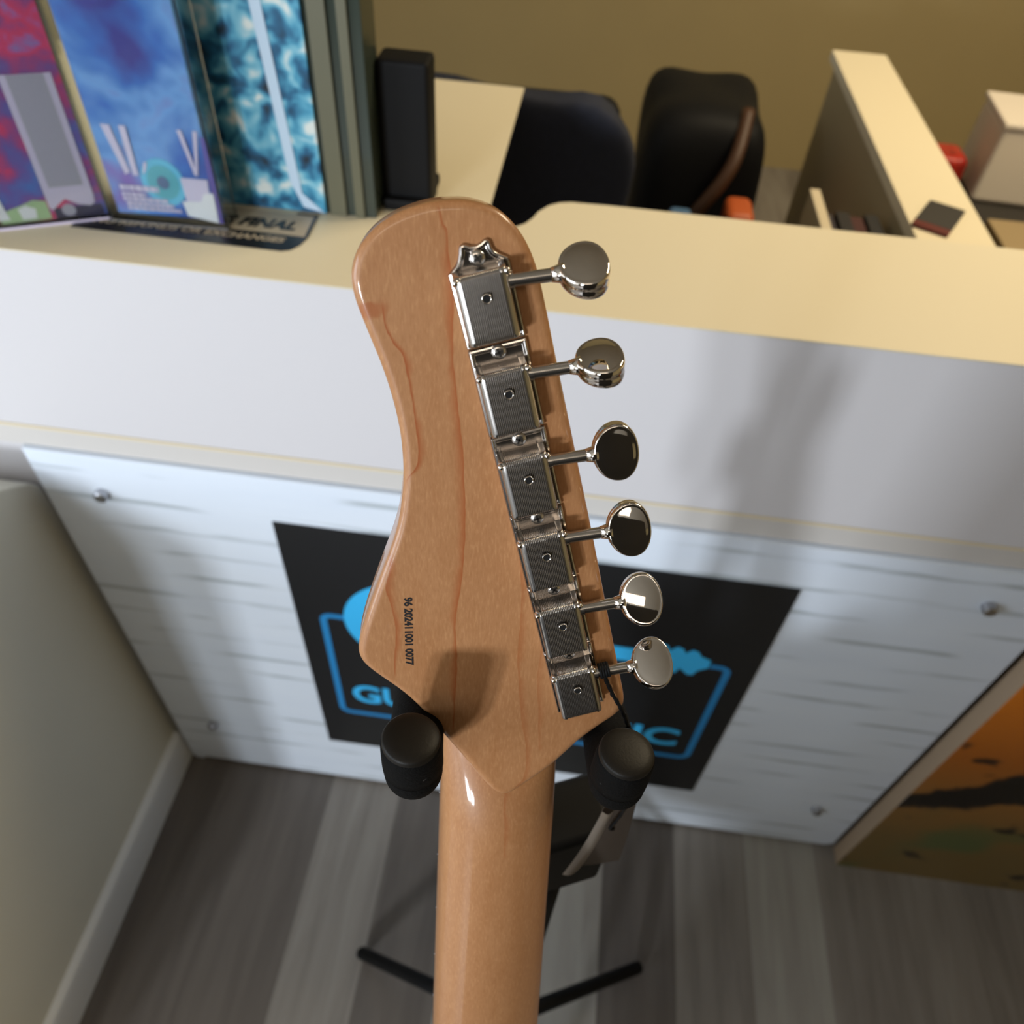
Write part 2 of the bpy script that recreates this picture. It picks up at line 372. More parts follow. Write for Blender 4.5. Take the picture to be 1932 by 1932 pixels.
prism(bm, [(.25, PZ - .163), (.48, PZ - .166), (.48, PZ - .196), (.25, PZ - .193)], 1, -.0072, -.0061)
head = [(.470, PZ - .164), (.490, PZ - .152)]
for k in range(3):
    x = .497 + k * .021; head += [(x, PZ - .145 - k * .003), (x + .008, PZ - .148 - k * .003), (x + .012, PZ - .159 - k * .002)]
head += [(.566, PZ - .170), (.566, PZ - .188)]
for k in range(3):
    x = .560 - k * .024; head += [(x - .006, PZ - .197), (x - .011, PZ - .210), (x - .018, PZ - .210)]
head += [(.482, PZ - .200), (.470, PZ - .194)]
prism(bm, head, 1, -.0071, -.0061)
ks.append(bm_obj('guitar_logo', bm, M_blue))
for s, x0, x1, zz in (('GUITAR', .060, .292, -.4165), ('MUSIC', .346, .568, -.4195)):
    ks.append(text_obj('lettering', s, M_blue, (x0, -.0070, PZ + zz), (1, 0, 0), (0, 0, 1), x1 - x0, .0535, 0, bold=.028))
under(sign, *ks)

# ================================================================== GUITAR (own frame: x across, y along tuners, z towards the camera)
GO = Vector((.304836, -.428967, 1.346958)); GU = Vector((.931512, .296639, .210453)); GV = Vector((-.301102, .304381, .903709)); GW = GU.cross(GV)
GR = Matrix((GU, GV, GW)).transposed()
AX = Vector((-.262, -.965, 0)).normalized(); BX = Vector((-AX.y, AX.x, 0)) ; BX = Vector((.965, -.262, 0)).normalized()
NC = Vector((-.0271, -.150, 0))                    # neck centre at its upper end
base_l = NC + AX * .93 + Vector((0, 0, -.03))
gtr = empty('electric_guitar', GO + GR @ base_l, 'electric guitar with lacquered maple headstock seen from the back, hung on the stand', 'guitar')
gtr.rotation_mode = 'QUATERNION'; gtr.rotation_quaternion = GR.to_quaternion()
def gpart(o, parent=None):
    o.parent = parent or gtr; o.location = -base_l if parent is None else (0, 0, 0); return o
WB, WF = -.0085, -.0228
outline = [(-2.4,22.6),(-7.2,23.3),(-11.7,23.2),(-16.5,22.6),(-20.8,21.3),(-24.4,19.4),(-27.5,16.9),(-29.8,13.8),(-31.2,10.4),(-31.7,6.2),(-31.5,1.5),(-31.0,-4.0),(-30.4,-10.0),(-30.0,-17.0),(-30.1,-24.3),(-30.7,-31.6),(-31.9,-38.3),(-33.5,-44.6),(-35.9,-51.2),(-39.0,-58.2),(-43.2,-65.2),(-48.0,-72.2),(-53.2,-80.0),(-58.0,-87.5),(-61.4,-93.6),(-62.9,-97.3),(-63.0,-100.6),(-61.9,-103.8),(-59.6,-107.9),(-56.6,-112.6),(-53.9,-117.2),(-51.6,-122.0),(-49.6,-127.3),(-47.6,-133.5),(-45.6,-140),(-42.9,-148.4),(-40.3,-156.8),(-38.0,-163.6),(-36.2,-167.8),(-34.0,-170.3),(-31.2,-170.9),(-27.4,-169.6),(-20.6,-166.3),(-14.0,-162.7),(-7.8,-158.5),(-2.3,-154.6),(4.7,-150.8),(11.4,-147.6),(14.2,-145.0),(15.3,-141.4),(15.4,-133.4),(15.4,-117.9),(15.4,-104.6),(15.5,-86.2),(15.5,-72.3),(15.4,-60),(15.3,-45),(15.2,-30),(15.1,-18.2),(15.1,-8.1),(14.9,0.4),(14.3,5.4),(13.3,9.4),(11.8,13.0),(9.6,16.4),(6.0,19.4),(1.8,21.5)]
def resample(pts, step, sig):
    P = [Vector(p) for p in pts]; n = len(P); dense = []
    for i in range(n):
        a, b, c, d = P[i - 1], P[i], P[(i + 1) % n], P[(i + 2) % n]
        for k in range(12):
            t = k / 12; dense.append(.5 * ((2 * b) + (c - a) * t + (2 * a - 5 * b + 4 * c - d) * t * t + (-a + 3 * b - 3 * c + d) * t ** 3))
    L = [0]
    for i in range(len(dense)): L.append(L[-1] + (dense[(i + 1) % len(dense)] - dense[i]).length)
    N = int(L[-1] / step); out = []; j = 0
    for k in range(N):
        s = k * L[-1] / N
        while L[j + 1] < s: j += 1
        t = (s - L[j]) / max(1e-9, L[j + 1] - L[j]); out.append(dense[j].lerp(dense[(j + 1) % len(dense)], t))
    w = [math.exp(-.5 * (q * step / sig) ** 2) for q in range(-6, 7)]; sw = sum(w)
    return [sum((out[(i + q - 6) % N] * w[q] for q in range(13)), Vector((0, 0))) / sw for i in range(N)]
ol = [p / 1000 for p in resample(outline, .8, 1.1)]
n = len(ol); nor = []
for i in range(n):
    d = (ol[(i + 2) % n] - ol[i - 2]).normalized(); nor.append(Vector((d.y, -d.x)))
area2 = sum(ol[i].x * ol[(i + 1) % n].y - ol[(i + 1) % n].x * ol[i].y for i in range(n))
if area2 < 0: nor = [-q for q in nor]
bm = bmesh.new(); rb = .0024; prof = [(rb + .0006, 0), (rb, 0)]
for k in range(1, 8): a = k / 7 * math.pi / 2; prof.append((rb * (1 - math.sin(a)), rb * (1 - math.cos(a))))
hh = WB - WF
for k in range(0, 5): a = k / 4 * math.pi / 2; prof.append((.0012 * (1 - math.cos(a)), hh - .0012 + .0012 * math.sin(a)))
def fac(i, ins, dz):
    t = min(1, max(0, (-.128 - ol[i].y) / .022)); t = t * t * (3 - 2 * t)
    return 1 + .3 * t if dz < rb + 1e-6 else 1
rings = [[bm.verts.new((ol[i].x - nor[i].x * ins * fac(i, ins, dz), ol[i].y - nor[i].y * ins * fac(i, ins, dz), WB - dz * fac(i, ins, dz))) for i in range(n)] for ins, dz in prof]
for a, b in zip(rings, rings[1:]):
    for i in range(n): bm.faces.new((a[i], a[(i + 1) % n], b[(i + 1) % n], b[i]))
bm.faces.new(rings[0]); bm.faces.new(rings[-1][::-1])
gpart(bm_obj('headstock', bm, M_wood, smooth=True))

# neck: D-shaped section swept along AX
bm = bmesh.new(); rings = []
NS = 46
for k in range(NS):
    t = k / (NS - 1); s = -.014 + t * .474
    hw = .0213 + .0072 * max(0, s) / .45
    up = ramp = min(1, max(0, (s + .012) / .056)); ramp = ramp * ramp * (3 - 2 * ramp)
    wb = -.0285 + (.0285 - .0102) * ramp - .0 * s     # back crest climbs to just under the headstock's back
    c = NC + AX * s; ring = []
    for j in range(25):
        a = math.pi * j / 24; ca, sa = math.cos(a), math.sin(a)
        x = -hw * (abs(ca) ** .92) * (1 if ca > 0 else -1); z = -.0315 + (wb + .0315) * (max(sa, 0) ** .80)
        ring.append(bm.verts.new(c + BX * x + Vector((0, 0, z))))
    rings.append(ring)
for a, b in zip(rings, rings[1:]):
    for j in range(24): bm.faces.new((a[j], a[j + 1], b[j + 1], b[j]))
    bm.faces.new((a[24], a[0], b[0], b[24]))
bm.faces.new(rings[0]); bm.faces.new(rings[-1][::-1])
gpart(bm_obj('neck', bm, M_neck, angle=50))
# fretboard, frets, nut
bm = bmesh.new(); v = []
for s, hw in ((.012, .0213), (.455, .0285)):
    for x in (-hw, hw):
        for z in (-.0317, -.0372): v.append(bm.verts.new(NC + AX * s + BX * x + Vector((0, 0, z))))
for f in ((0, 1, 3, 2), (4, 6, 7, 5), (0, 4, 5, 1), (2, 3, 7, 6), (0, 2, 6, 4), (1, 5, 7, 3)): bm.faces.new([v[i] for i in f])
gpart(bm_obj('fretboard', bm, M_rose))
bm = bmesh.new(); t = bmesh.new()
tube(bm, [NC + AX * .009 + BX * -.0213 + Vector((0, 0, -.035)), NC + AX * .009 + BX * .0213 + Vector((0, 0, -.035))], .0028, 8)
gpart(bm_obj('nut', bm, M_base))
for k in range(1, 21):
    s = .012 + .648 * (1 - 2 ** (-k / 12)); hw = .0213 + .0072 * s / .45
    bm = bmesh.new(); tube(bm, [NC + AX * s + BX * -hw + Vector((0, 0, -.0374)), NC + AX * s + BX * hw + Vector((0, 0, -.0374))], .0011, 6)
    gpart(bm_obj('fret', bm, M_nickel))
# body, below the frame
half = [(0,.375),(.03,.382),(.055,.40),(.075,.375),(.10,.345),(.128,.36),(.148,.395),(.15,.44),(.138,.50),(.122,.545),(.122,.59),(.145,.64),(.165,.70),(.160,.765),(.125,.815),(.06,.842),(0,.848)]
poly = [(x, y) for x, y in half] + [(-x, y) for x, y in half[-2:0:-1]]
bm = bmesh.new(); P2 = [NC + AX * (y + .04) + BX * x for x, y in poly]
a = [bm.verts.new((p.x, p.y, -.012)) for p in P2]; b = [bm.verts.new((p.x, p.y, -.052)) for p in P2]
bm.faces.new(a); bm.faces.new(b[::-1])
for i in range(len(a)): bm.faces.new((a[i], b[i], b[(i + 1) % len(a)], a[(i + 1) % len(a)]))
bmesh.ops.recalc_face_normals(bm, faces=bm.faces)
bmesh.ops.bevel(bm, geom=[e for e in bm.edges if abs(e.verts[0].co.z - e.verts[1].co.z) < 1e-6], offset=.006, segments=3, profile=.5, affect='EDGES')
gpart(bm_obj('body', bm, M_body, angle=40))

# serial number printed on the back of the headstock
gpart(text_obj('serial_number', '96 202411001 0077', M_ink, (-.0440, -.0817, WB + .00008), (-.253, -.967, 0), (.967, -.253, 0), .0250, .00268, 0, bold=.042))

# tuning machines -----------------------------------------------------------
PITCH = .025; H0 = -.0073
def plate_bm(first):
    bm = bmesh.new()
    if first:
        P = [(-7.5,-13.3),(-7.6,6.0),(-6.6,6.9),(-5.2,8.0),(-4.3,9.2),(-3.8,10.4),(-3.5,11.5),(-3.1,12.2),(-2.4,12.5),(-1.6,12.3),(-.6,11.7),(.8,11.5),(2.0,11.8),(2.9,12.3),(3.6,12.4),(4.3,12.0),(4.6,11.2),(4.7,10.2),(5.1,9.3),(5.8,8.6),(6.9,7.8),(8.0,7.0),(8.4,6.0),(8.3,-13.3)]
    else:
        P = [(-7.5,-13.3),(-7.5,11.0),(-7.1,11.4),(7.9,11.4),(8.3,11.0),(8.3,-13.3)]
    P = [Vector((x / 1000, y / 1000)) for x, y in P]; m_ = len(P); N = []
    for i in range(m_):
        d = (P[(i + 1) % m_] - P[i - 1]).normalized(); N.append(Vector((-d.y, d.x)))
    pr = [(0, WB + .0000), (0, H0 - .0005), (.00012, H0 - .0001), (.00035, H0 + .0002), (.0007, H0 + .0003), (.00105, H0 + .0002), (.0014, H0 - .0002), (.0019, H0 - .0004)]
    ar = sum(P[i].x * P[(i + 1) % m_].y - P[(i + 1) % m_].x * P[i].y for i in range(m_)); sg = 1 if ar > 0 else -1
    rings = [[bm.verts.new((P[i].x + N[i].x * ins * sg, P[i].y + N[i].y * ins * sg, z)) for i in range(m_)] for ins, z in pr]
    for a, b in zip(rings, rings[1:]):
        for i in range(m_): bm.faces.new((a[i], a[(i + 1) % m_], b[(i + 1) % m_], b[i]))
    bm.faces.new(rings[-1]); return bm
def cover_bm():
    NR = 20; us = []; U = .0066; rc = .0016
    us.append((-U - .0001, 0, 0)); us.append((-U, .35, 0)); us.append((-U, .80, 0))
    for k in range(1, 4): a = k / 4 * math.pi / 2; us.append((-U + rc * (1 - math.cos(a)), .80 + .20 * math.sin(a), 0))
    span = 2 * (U - rc)
    for k in range(NR * 6 + 1):
        x = -U + rc + span * k / (NR * 6); ph = 2 * math.pi * k / 6; us.append((x, 1, -.00022 * (1 - math.cos(ph)) ))
    us += [(-x, h, r) for x, h, r in us[:6]][::-1]
    Hc = -H0 - .00005 - .0003
    path = [(.0066, 0, 1), (.0064, .25, 1), (.0062, .55, 1)]
    for k in range(0, 7): a = k / 6 * math.pi / 2; path.append((.0061 - .0014 * (1 - math.cos(a)), .80 + .20 * math.sin(a), 1))
    for k in range(1, 8): path.append((.0047 - k * .00215, 1, 1))
    for k in range(1, 6): a = k / 5 * math.pi / 2; path.append((-.0107 - .0010 * math.sin(a), 1 - .12 * (1 - math.cos(a)), 1))
    path += [(-.01195, .5, 0), (-.0121, 0, 0)]
    bm = bmesh.new(); g = []
    for v, h, rr in path:
        g.append([bm.verts.new((x, v + (-r_ * rr if False else 0) + (r_ * rr * (1 if h < .8 else 0)), H0 - .0003 + Hc * h * k + (r_ * rr if h >= .55 else 0))) for x, k, r_ in us])
    for a, b in zip(g, g[1:]):
        for j in range(len(a) - 1): bm.faces.new((a[j], a[j + 1], b[j + 1], b[j]))
    return bm
def screw_bm():
    bm = bmesh.new(); r = .00200
    lathe(bm, [(0, .00082), (r * .5, .00078), (r * .75, .00066), (r * .92, .00042), (r, .0001), (r, -.0004), (0, -.0004)], (0, 0, 0), (0, 0, 1), 24); return bm
def cross_bm():
    bm = bmesh.new()
    for s in (0, 1):
        a, b = (.00115, .0003) if s else (.0003, .00115)
        box(bm, (-a, -b, .0004), (a, b, .00084))
    return bm
def button_bm():
    bm = bmesh.new(); A, B = .0064, .0082; NT = 48
    prof = [(0, .00335), (.15, .00333), (.3, .00327), (.45, .00316), (.6, .0030), (.72, .00284), (.81, .00268), (.86, .00262), (.895, .00264), (.93, .00262), (.965, .0023), (.99, .0017), (1.0, .0010), (.985, .0004), (.97, 0)]
    prof += [(s, -z) for s, z in prof[-2::-1]]
    rings = []
    for s, z in prof:
        if s == 0: rings.append([bm.verts.new((0, 0, z))]); continue
        ring = []
        for k in range(NT):
            t = 2 * math.pi * k / NT; c_, s_ = math.cos(t), math.sin(t); p = 2 / 2.08
            X = A * s * math.copysign(abs(c_) ** p, c_); ring.append(bm.verts.new((X, B * (1 + .09 * X / A) * s * math.copysign(abs(s_) ** p, s_), z * (1 + .16 * X / A))))
        rings.append(ring)
    for a, b in zip(rings, rings[1:]):
        for k in range(NT):
            if len(a) == 1: bm.faces.new((a[0], b[k], b[(k + 1) % NT]))
            elif len(b) == 1: bm.faces.new((a[k], b[0], a[(k + 1) % NT]))
            else: bm.faces.new((a[k], b[k], b[(k + 1) % NT], a[(k + 1) % NT]))
    # neck of the button where the shaft enters
    tube(bm, [(-.0082, 0, 0), (-.0062, 0, 0), (-.0050, 0, 0)], [.0018, .0023, .0027], 16)
    return bm
class _:
    pass
me_cover = bm_obj('tmp_cover', cover_bm(), M_nickel2, angle=60); cover_me = me_cover.data; bpy.data.objects.remove(me_cover)
t_ = bm_obj('t', button_bm(), M_nickel, smooth=True); button_me = t_.data; bpy.data.objects.remove(t_)
t_ = bm_obj('t', screw_bm(), M_nickel3, angle=50); screw_me = t_.data; bpy.data.objects.remove(t_)
t_ = bm_obj('t', cross_bm(), M_recess); cross_me = t_.data; bpy.data.objects.remove(t_)
def link(name, me, parent, loc=(0, 0, 0), rot=(0, 0, 0)):
    o = bpy.data.objects.new(name, me); COL.objects.link(o); o.parent = parent; o.location = loc; o.rotation_euler = rot; return o
TILT = [59, 71, 6, 14, 28, 46]; SV = [2.0, 2.9, 2.4, 2.5, 2.3, 2.2]
for k in range(6):
    bm = plate_bm(k == 0)
    tm = bm_obj('tuning_machine', bm, M_plate, angle=25); tm.parent = gtr; tm.location = -base_l + Vector((0, -PITCH * k, 0))
    link('gear_cover', cover_me, tm)
    sv = SV[k] / 1000
    bm = bmesh.new()
    d = Vector((1, -.105, 0)).normalized(); p0 = Vector((.0062, sv, -.0038)); p1 = p0 + d * .0125
    tube(bm, [p0, p0 + d * .0016, p0 + d * .00165, p1], [.0021, .0021, .00170, .00170], 20)
    bmo = bm_obj('tuner_shaft', bm, M_nickel2, tm, angle=35)
    bo = link('tuner_button', button_me, tm)
    rot = Matrix.Rotation(math.atan2(d.y, d.x), 4, 'Z') @ Matrix.Rotation(R(TILT[k]), 4, 'X').inverted()
    bo.matrix_local = Matrix.Translation(p0 + d * .0192) @ rot
    bm = bmesh.new(); lathe(bm, [(0, .00012), (.00095, .00012), (.00095, -.0003)], (.0002, -.0003, 0), (0, 0, 1), 24)
    ho = bm_obj('oil_hole', bm, M_hole, tm)
    bm = bmesh.new(); lathe(bm, [(.00095, .0001), (.00105, .00026), (.00125, .0002), (.0013, -.0004)], (.0002, -.0003, 0), (0, 0, 1), 24)
    bm_obj('hole_rim', bm, M_nickel, tm, smooth=True)
    # two worm-gear rivets at the ends of the ridge
    for x in (-.0063, .0066):
        bm = bmesh.new(); lathe(bm, [(0, .0007), (.0006, .0005), (.0009, .0), (.0009, -.003)], (x, .0050, -.0012), (0, .35, 1), 16)
        bm_obj('rivet', bm, M_nickel, tm, smooth=True)
    sc = link('plate_screw', screw_me, tm, (.0004 if k else .0005, .0094 if k else .0085, H0 + .0004), (0, 0, random.uniform(0, 1.5)))
    cr = link('screw_recess', cross_me, tm, sc.location, sc.rotation_euler)

# ================================================================== STAND
def gw(p): return GO + GR @ Vector(p)
st = empty('guitar_stand', (.352, -.40, 0), 'black floor stand whose foam padded yoke holds the guitar headstock', 'guitar stand')
ks = []
def arm(stub, far, back, name='yoke_arm'):
    stub = gw(stub); far = gw(far); back = gw(back)
    up = Vector((0, 0, 1))
    bend = [far, far.lerp(stub, .55), far.lerp(stub, .86), stub + up * .001 , stub + up * .006]
    pts = smooth_path([back] + bend, 8) + [stub + up * .010, stub + up * .0150, stub + up * .0192, stub + up * .0208]
    bm = bmesh.new(); tube(bm, pts, [.0088] * (len(pts) - 6) + [.0089, .0091, .0091, .0090, .0088, .0080], 36)
    o = bm_obj(name, bm, M_foam, smooth=True); ks.append(o)
    bm = bmesh.new(); r = .0084; c0 = stub + up * .0203
    lathe(bm, [(r, -.0006), (r, .0006), (r * .98, .0011), (r * .93, .0015), (r * .7, .0021), (r * .4, .0024), (0, .0025)], c0, (0.06, .10, 1), 40)
    c = bm_obj('end_cap', bm, M_cap, smooth=True); ks.append(c); return o, c
aL = arm((-.0542, -.1296, .012), (-.0541, -.1378, -.036), (-.047, -.138, -.062))
aR = arm((.0052, -.1548, .012), (.0088, -.1685, -.036), (.006, -.170, -.064))
cross_mid = gw((-.019, -.158, -.070)); hub = Vector((.352, -.440, 1.085))
bm = bmesh.new(); tube(bm, smooth_path([gw((-.047, -.138, -.060)), gw((-.036, -.146, -.068)), cross_mid, gw((-.004, -.168, -.070)), gw((.006, -.170, -.062))], 6), .0075, 16)
ks.append(bm_obj('yoke_bar', bm, M_black, smooth=True))
bm = bmesh.new(); tube(bm, smooth_path([cross_mid, Vector((.326, -.440, 1.140)), Vector((.330, -.436, 1.09)), Vector((.345, -.430, 1.01))], 8), .0085, 16); ks.append(bm_obj('yoke_stem', bm, M_black, smooth=True))
t = bmesh.new(); box(t, (-.030, -.018, -.055), (.030, .018, .020), .005, 3)
bmesh.ops.transform(t, matrix=Matrix.Translation(Vector((.350, -.428, 1.016))) @ Matrix.Rotation(R(24), 4, 'Z'), verts=t.verts)
ks.append(bm_obj('clutch_housing', t, M_black, angle=35))
bm = bmesh.new(); tube(bm, [(.352, -.424, .98), (.352, -.42, .70), (.352, -.40, .16)], .0135, 20); ks.append(bm_obj('pole', bm, M_black, smooth=True))
for a in (35, 155, 275):
    bm = bmesh.new(); e = Vector((.352 + .26 * math.cos(R(a)), -.40 + .26 * math.sin(R(a)), .012)); tube(bm, [(.352, -.40, .30), e], .010, 14)
    l = bm_obj('leg', bm, M_black, smooth=True); ks.append(l)
under(st, *[k for k in ks if k not in (aL[1], aR[1])])
for a_, c_ in (aL, aR): c_.parent = a_; c_.location = (0, 0, 0)

# ================================================================== PRICE TAG on its string
tg = empty('price_tag', (.376, -.474, 1.05), 'dull folded paper swing tag on a black string tied to the lowest tuner', 'price tag')
s0 = gw((.0100, -.1228, -.0038)); ks = []
bm = bmesh.new()
for q in range(4):
    c = s0 + GU * (-.0012 + .0008 * q); tube(bm, [c + (GV * math.cos(R(a)) + GW * math.sin(R(a))) * .0021 for a in range(0, 361, 24)], .00055, 6)
pth = smooth_path([s0 - GV * .002, gw((.0110, -.1338, -.0062)), gw((.0133, -.1436, -.0075)), gw((.0150, -.1560, -.0120)), gw((.0158, -.170, -.026)), Vector((.3735, -.4585, 1.150)), Vector((.3730, -.4590, 1.122)), Vector((.3710, -.4585, 1.106)), Vector((.3735, -.4560, 1.099))], 10)
for i in range(3, len(pth) - 3): pth[i] = pth[i] + Vector((random.uniform(-1, 1), 0, random.uniform(-1, 1))) * .00015
tube(bm, pth, [.00070 + .00012 * math.sin(i * 1.7) for i in range(len(pth))], 8)
kn = bm_obj('string', bm, M_black, smooth=True); ks.append(kn)
M_paper = mat('tag_paper_brown', (.085, .065, .05), .6); M_paper2 = mat('tag_paper_lit', (.32, .27, .22), .45)  # second colour is the same paper with its lit edge painted in
def leaf(name, tl, tr, bl, br, bow, m):
    bm = bmesh.new(); N = 12; g = []
    for i in range(N + 1):
        a = Vector(tl).lerp(Vector(bl), i / N); b = Vector(tr).lerp(Vector(br), i / N); row = []
        for k in range(7):
            q = a.lerp(b, k / 6); q.y -= bow * math.sin(math.pi * k / 6) + .002 * math.sin(math.pi * i / N); row.append(bm.verts.new(q))
        g.append(row)
    for a, b in zip(g, g[1:]):
        for k in range(6): bm.faces.new((a[k], a[k + 1], b[k + 1], b[k]))
    bmesh.ops.solidify(bm, geom=bm.faces[:], thickness=.0005)
    return bm_obj(name, bm, m, angle=40)
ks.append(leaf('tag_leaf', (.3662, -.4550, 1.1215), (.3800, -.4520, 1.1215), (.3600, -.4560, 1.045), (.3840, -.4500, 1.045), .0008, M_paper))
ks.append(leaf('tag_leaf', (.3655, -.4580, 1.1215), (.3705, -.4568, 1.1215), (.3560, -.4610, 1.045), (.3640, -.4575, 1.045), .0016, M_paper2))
under(tg, *ks)

# ================================================================== ON THE COUNTER
ZT = 1.067
# policy sticker
M_clear = mat('sticker_tan', (.42, .34, .235), .3); M_stk = mat('sticker_black', (.012, .012, .015), .25)
sk = empty('policy_sticker', (-.02, .08, ZT), 'black and clear FINAL sale sticker flat on the cream countertop', 'sticker')
ks = []
def flatpoly(name, P, z0, z1, m): bm = bmesh.new(); prism(bm, P, 2, z0, z1); o = bm_obj(name, bm, m); return o
ks.append(flatpoly('sticker_base', [(-.150, .044), (.052, .0425), (.060, .046), (.066, .056), (.069, .071), (-.150, .073)], ZT + .0001, ZT + .0006, M_stk))
ks.append(flatpoly('sticker_window', [(-.150, .0735), (.0685, .0715), (.066, .112), (-.150, .114)], ZT + .0001, ZT + .0004, M_clear))
bm = bmesh.new(); prism(bm, [(.0655, .072), (.0690, .072), (.0665, .1135), (.0630, .1135)], 2, ZT + .0004, ZT + .0008); prism(bm, [(.045, .1115), (.0665, .1110), (.0665, .1135), (.045, .1140)], 2, ZT + .0004, ZT + .0008)
ks.append(bm_obj('sticker_border', bm, M_stk))
ks.append(text_obj('lettering', 'ALL SALES FINAL', M_stk, (-.105, .0800, ZT + .0007), (1, 0, 0), (0, 1, 0), .158, .0175, 0, bold=.05, shear=.25))
ks.append(text_obj('lettering', 'NO REFUNDS OR EXCHANGES', M_clear, (-.135, .0565, ZT + .0008), (1, 0, 0), (0, 1, 0), .185, .0095, 0, bold=.03, shear=.2))
under(sk, *ks)

M_acr = mat('clear_acrylic', (.93, .96, .95), .05, trans=1, ior=1.3)
def art(name, stops, scale, seed, distort=1.2, rough=.25):
    m, nt, b = newmat(name); co = objco(nt, (1, 1, 1), loc=(seed, seed * .7, 0)); nz = noise(nt, co, scale, 3, .55, distort)
    nt.links.new(cramp(nt, nz.outputs[0], stops), b.inputs['Base Color']); b.inputs['Roughness'].default_value = rough; return m
M_art1 = art('leaflet_purple_red', [(.30, srgb(90, 120, 190)), (.42, srgb(112, 100, 168)), (.52, srgb(150, 84, 140)), (.62, srgb(215, 74, 110)), (.75, srgb(120, 130, 200))], 26, 3.1, .3)
M_art2 = art('leaflet_blue_purple', [(.32, srgb(60, 60, 140)), (.45, srgb(60, 110, 190)), (.56, srgb(110, 160, 220)), (.70, srgb(130, 90, 170))], 12, 9.4, .3)
M_lav = mat('print_lavender_white', srgb(212, 202, 226), .4); M_teal = mat('print_teal', srgb(88, 170, 186), .4); M_teal2 = mat('print_aqua', srgb(100, 190, 222), .4)
M_slate = mat('print_slate', srgb(84, 104, 140), .4); M_white = mat('paper_white', (.80, .80, .84), .5); M_greypr = mat('print_grey', srgb(172, 168, 184), .4)
M_darkpr = mat('print_dark', srgb(62, 60, 84), .4); M_green = mat('print_green', srgb(170, 196, 150), .4); M_pink = mat('print_magenta', srgb(190, 80, 140), .4)
M_gband = mat('acrylic_dark_edge', (.17, .16, .15), .15)

def frame_obj(o, org, ang):
    """a thing built in the x-z plane (facing -y) is turned about z and set at org"""
    o.rotation_euler = (0, 0, ang); o.location = org
def holder(name, org, ang, wd, ht, label, lip):
    h = empty(name, org, label, 'leaflet holder', 'clear leaflet holders on the counter'); h.rotation_euler = (0, 0, ang)
    bm = bmesh.new()
    box(bm, (0, 0, 0), (wd, .002, ht), .0005); box(bm, (0, .028, 0), (wd, .030, ht + .02), .0005); box(bm, (0, .002, 0), (wd, .028, .002)); box(bm, (0, .002, .002), (.002, .028, ht)); box(bm, (wd - .002, .002, .002), (wd, .028, ht))
    o = bm_obj('acrylic_shell', bm, M_acr, h)
    bm = bmesh.new(); box(bm, (-.0005, -.0006, .0001), (wd + .0005, .0006, .0022)); bm_obj('lower_lip', bm, lip, h)
    return h
def flat(name, P, y, m, parent, th=.0003):
    bm = bmesh.new(); prism(bm, P, 1, y - th, y); return bm_obj(name, bm, m, parent)
a1 = math.atan2(.043, .086)
h1 = holder('leaflet_holder', (-.207, .023, ZT), a1, .098, .215, 'clear acrylic leaflet holder at the far left with a red and purple leaflet', M_lav)
lf = empty('leaflet', (-.207, .023, ZT + .003), 'red and purple leaflet with a white tab in the leftmost acrylic holder', 'leaflet'); lf.rotation_euler = (0, 0, a1)
bm = bmesh.new(); box(bm, (.004, .006, 0), (.094, .014, .20)); bm_obj('leaflet_sheets', bm, M_art1, lf)
L0 = .003
bm_ = flat('white_tab', [(.0475, .125), (.0475, .060), (.047, .012), (.0495, .009), (.054, .0125), (.0625, .0185), (.072, .0125), (.082, .010), (.0865, .0125), (.0875, .020), (.0875, .125)], .0055, M_lav, lf)
flat('round_mark', [(.0625 + .006 * math.cos(R(a)), .0075 + .006 * math.sin(R(a))) for a in range(0, 360, 30)], .0057, M_greypr, lf)
flat('dark_band', [(.050, 0), (.092, 0), (.092, .0105), (.050, .0105)], .0059, M_darkpr, lf)
flat('bright_patch', [(.004, 0), (.046, .001), (.046, .018), (.036, .020), (.024, .016), (.004, .010)], .0058, M_green, lf)
flat('bright_highlight', [(.022, .003), (.034, .003), (.036, .012), (.028, .016), (.021, .013)], .0054, M_white, lf)
flat('grey_panel', [(.053, .030), (.082, .030), (.082, .125), (.053, .125)], .0051, M_greypr, lf)
flat('pale_edge', [(-.0, .004), (.012, .004), (.006, .05), (.0, .06)], .0053, M_white, lf)

a2 = math.atan2(.006, .106)
h2 = holder('leaflet_holder', (-.120, .062, ZT), a2, .112, .215, 'clear acrylic leaflet holder behind the sticker with a blue leaflet', M_gband)
lf = empty('leaflet', (-.120, .062, ZT + .004), 'blue leaflet with a teal eye and white text block in the second acrylic holder', 'leaflet'); lf.rotation_euler = (0, 0, a2)
bm = bmesh.new(); box(bm, (.008, .006, .003), (.106, .014, .20)); bm_obj('leaflet_sheets', bm, M_art2, lf)
for r, m_, y in ((.020, M_teal2, .0057), (.0145, M_teal, .0054), (.0055, M_slate, .0050)):
    flat('eye_ring', [(.060 + r * math.cos(R(a)), .036 + r * 1.1 * math.sin(R(a))) for a in range(0, 360, 15)], y, m_, lf)
def bars(name, rows, m_, y):
    bm = bmesh.new()
    for x0, x1, z0, z1 in rows:
        x = x0
        while x < x1:
            wd = random.uniform(.0025, .0065); prism(bm, [(x, z0), (min(x + wd, x1), z0), (min(x + wd, x1), z1), (x, z1)], 1, y - .0003, y); x += wd + .0008
    return bm_obj(name, bm, m_, lf)
bars('text_lines', [(.018, .054, .0265, .0315), (.018, .040, .021, .0245), (.018, .060, .0165, .0200), (.020, .064, .0120, .0155), (.020, .070, .0080, .0110)], M_lav, .0046)
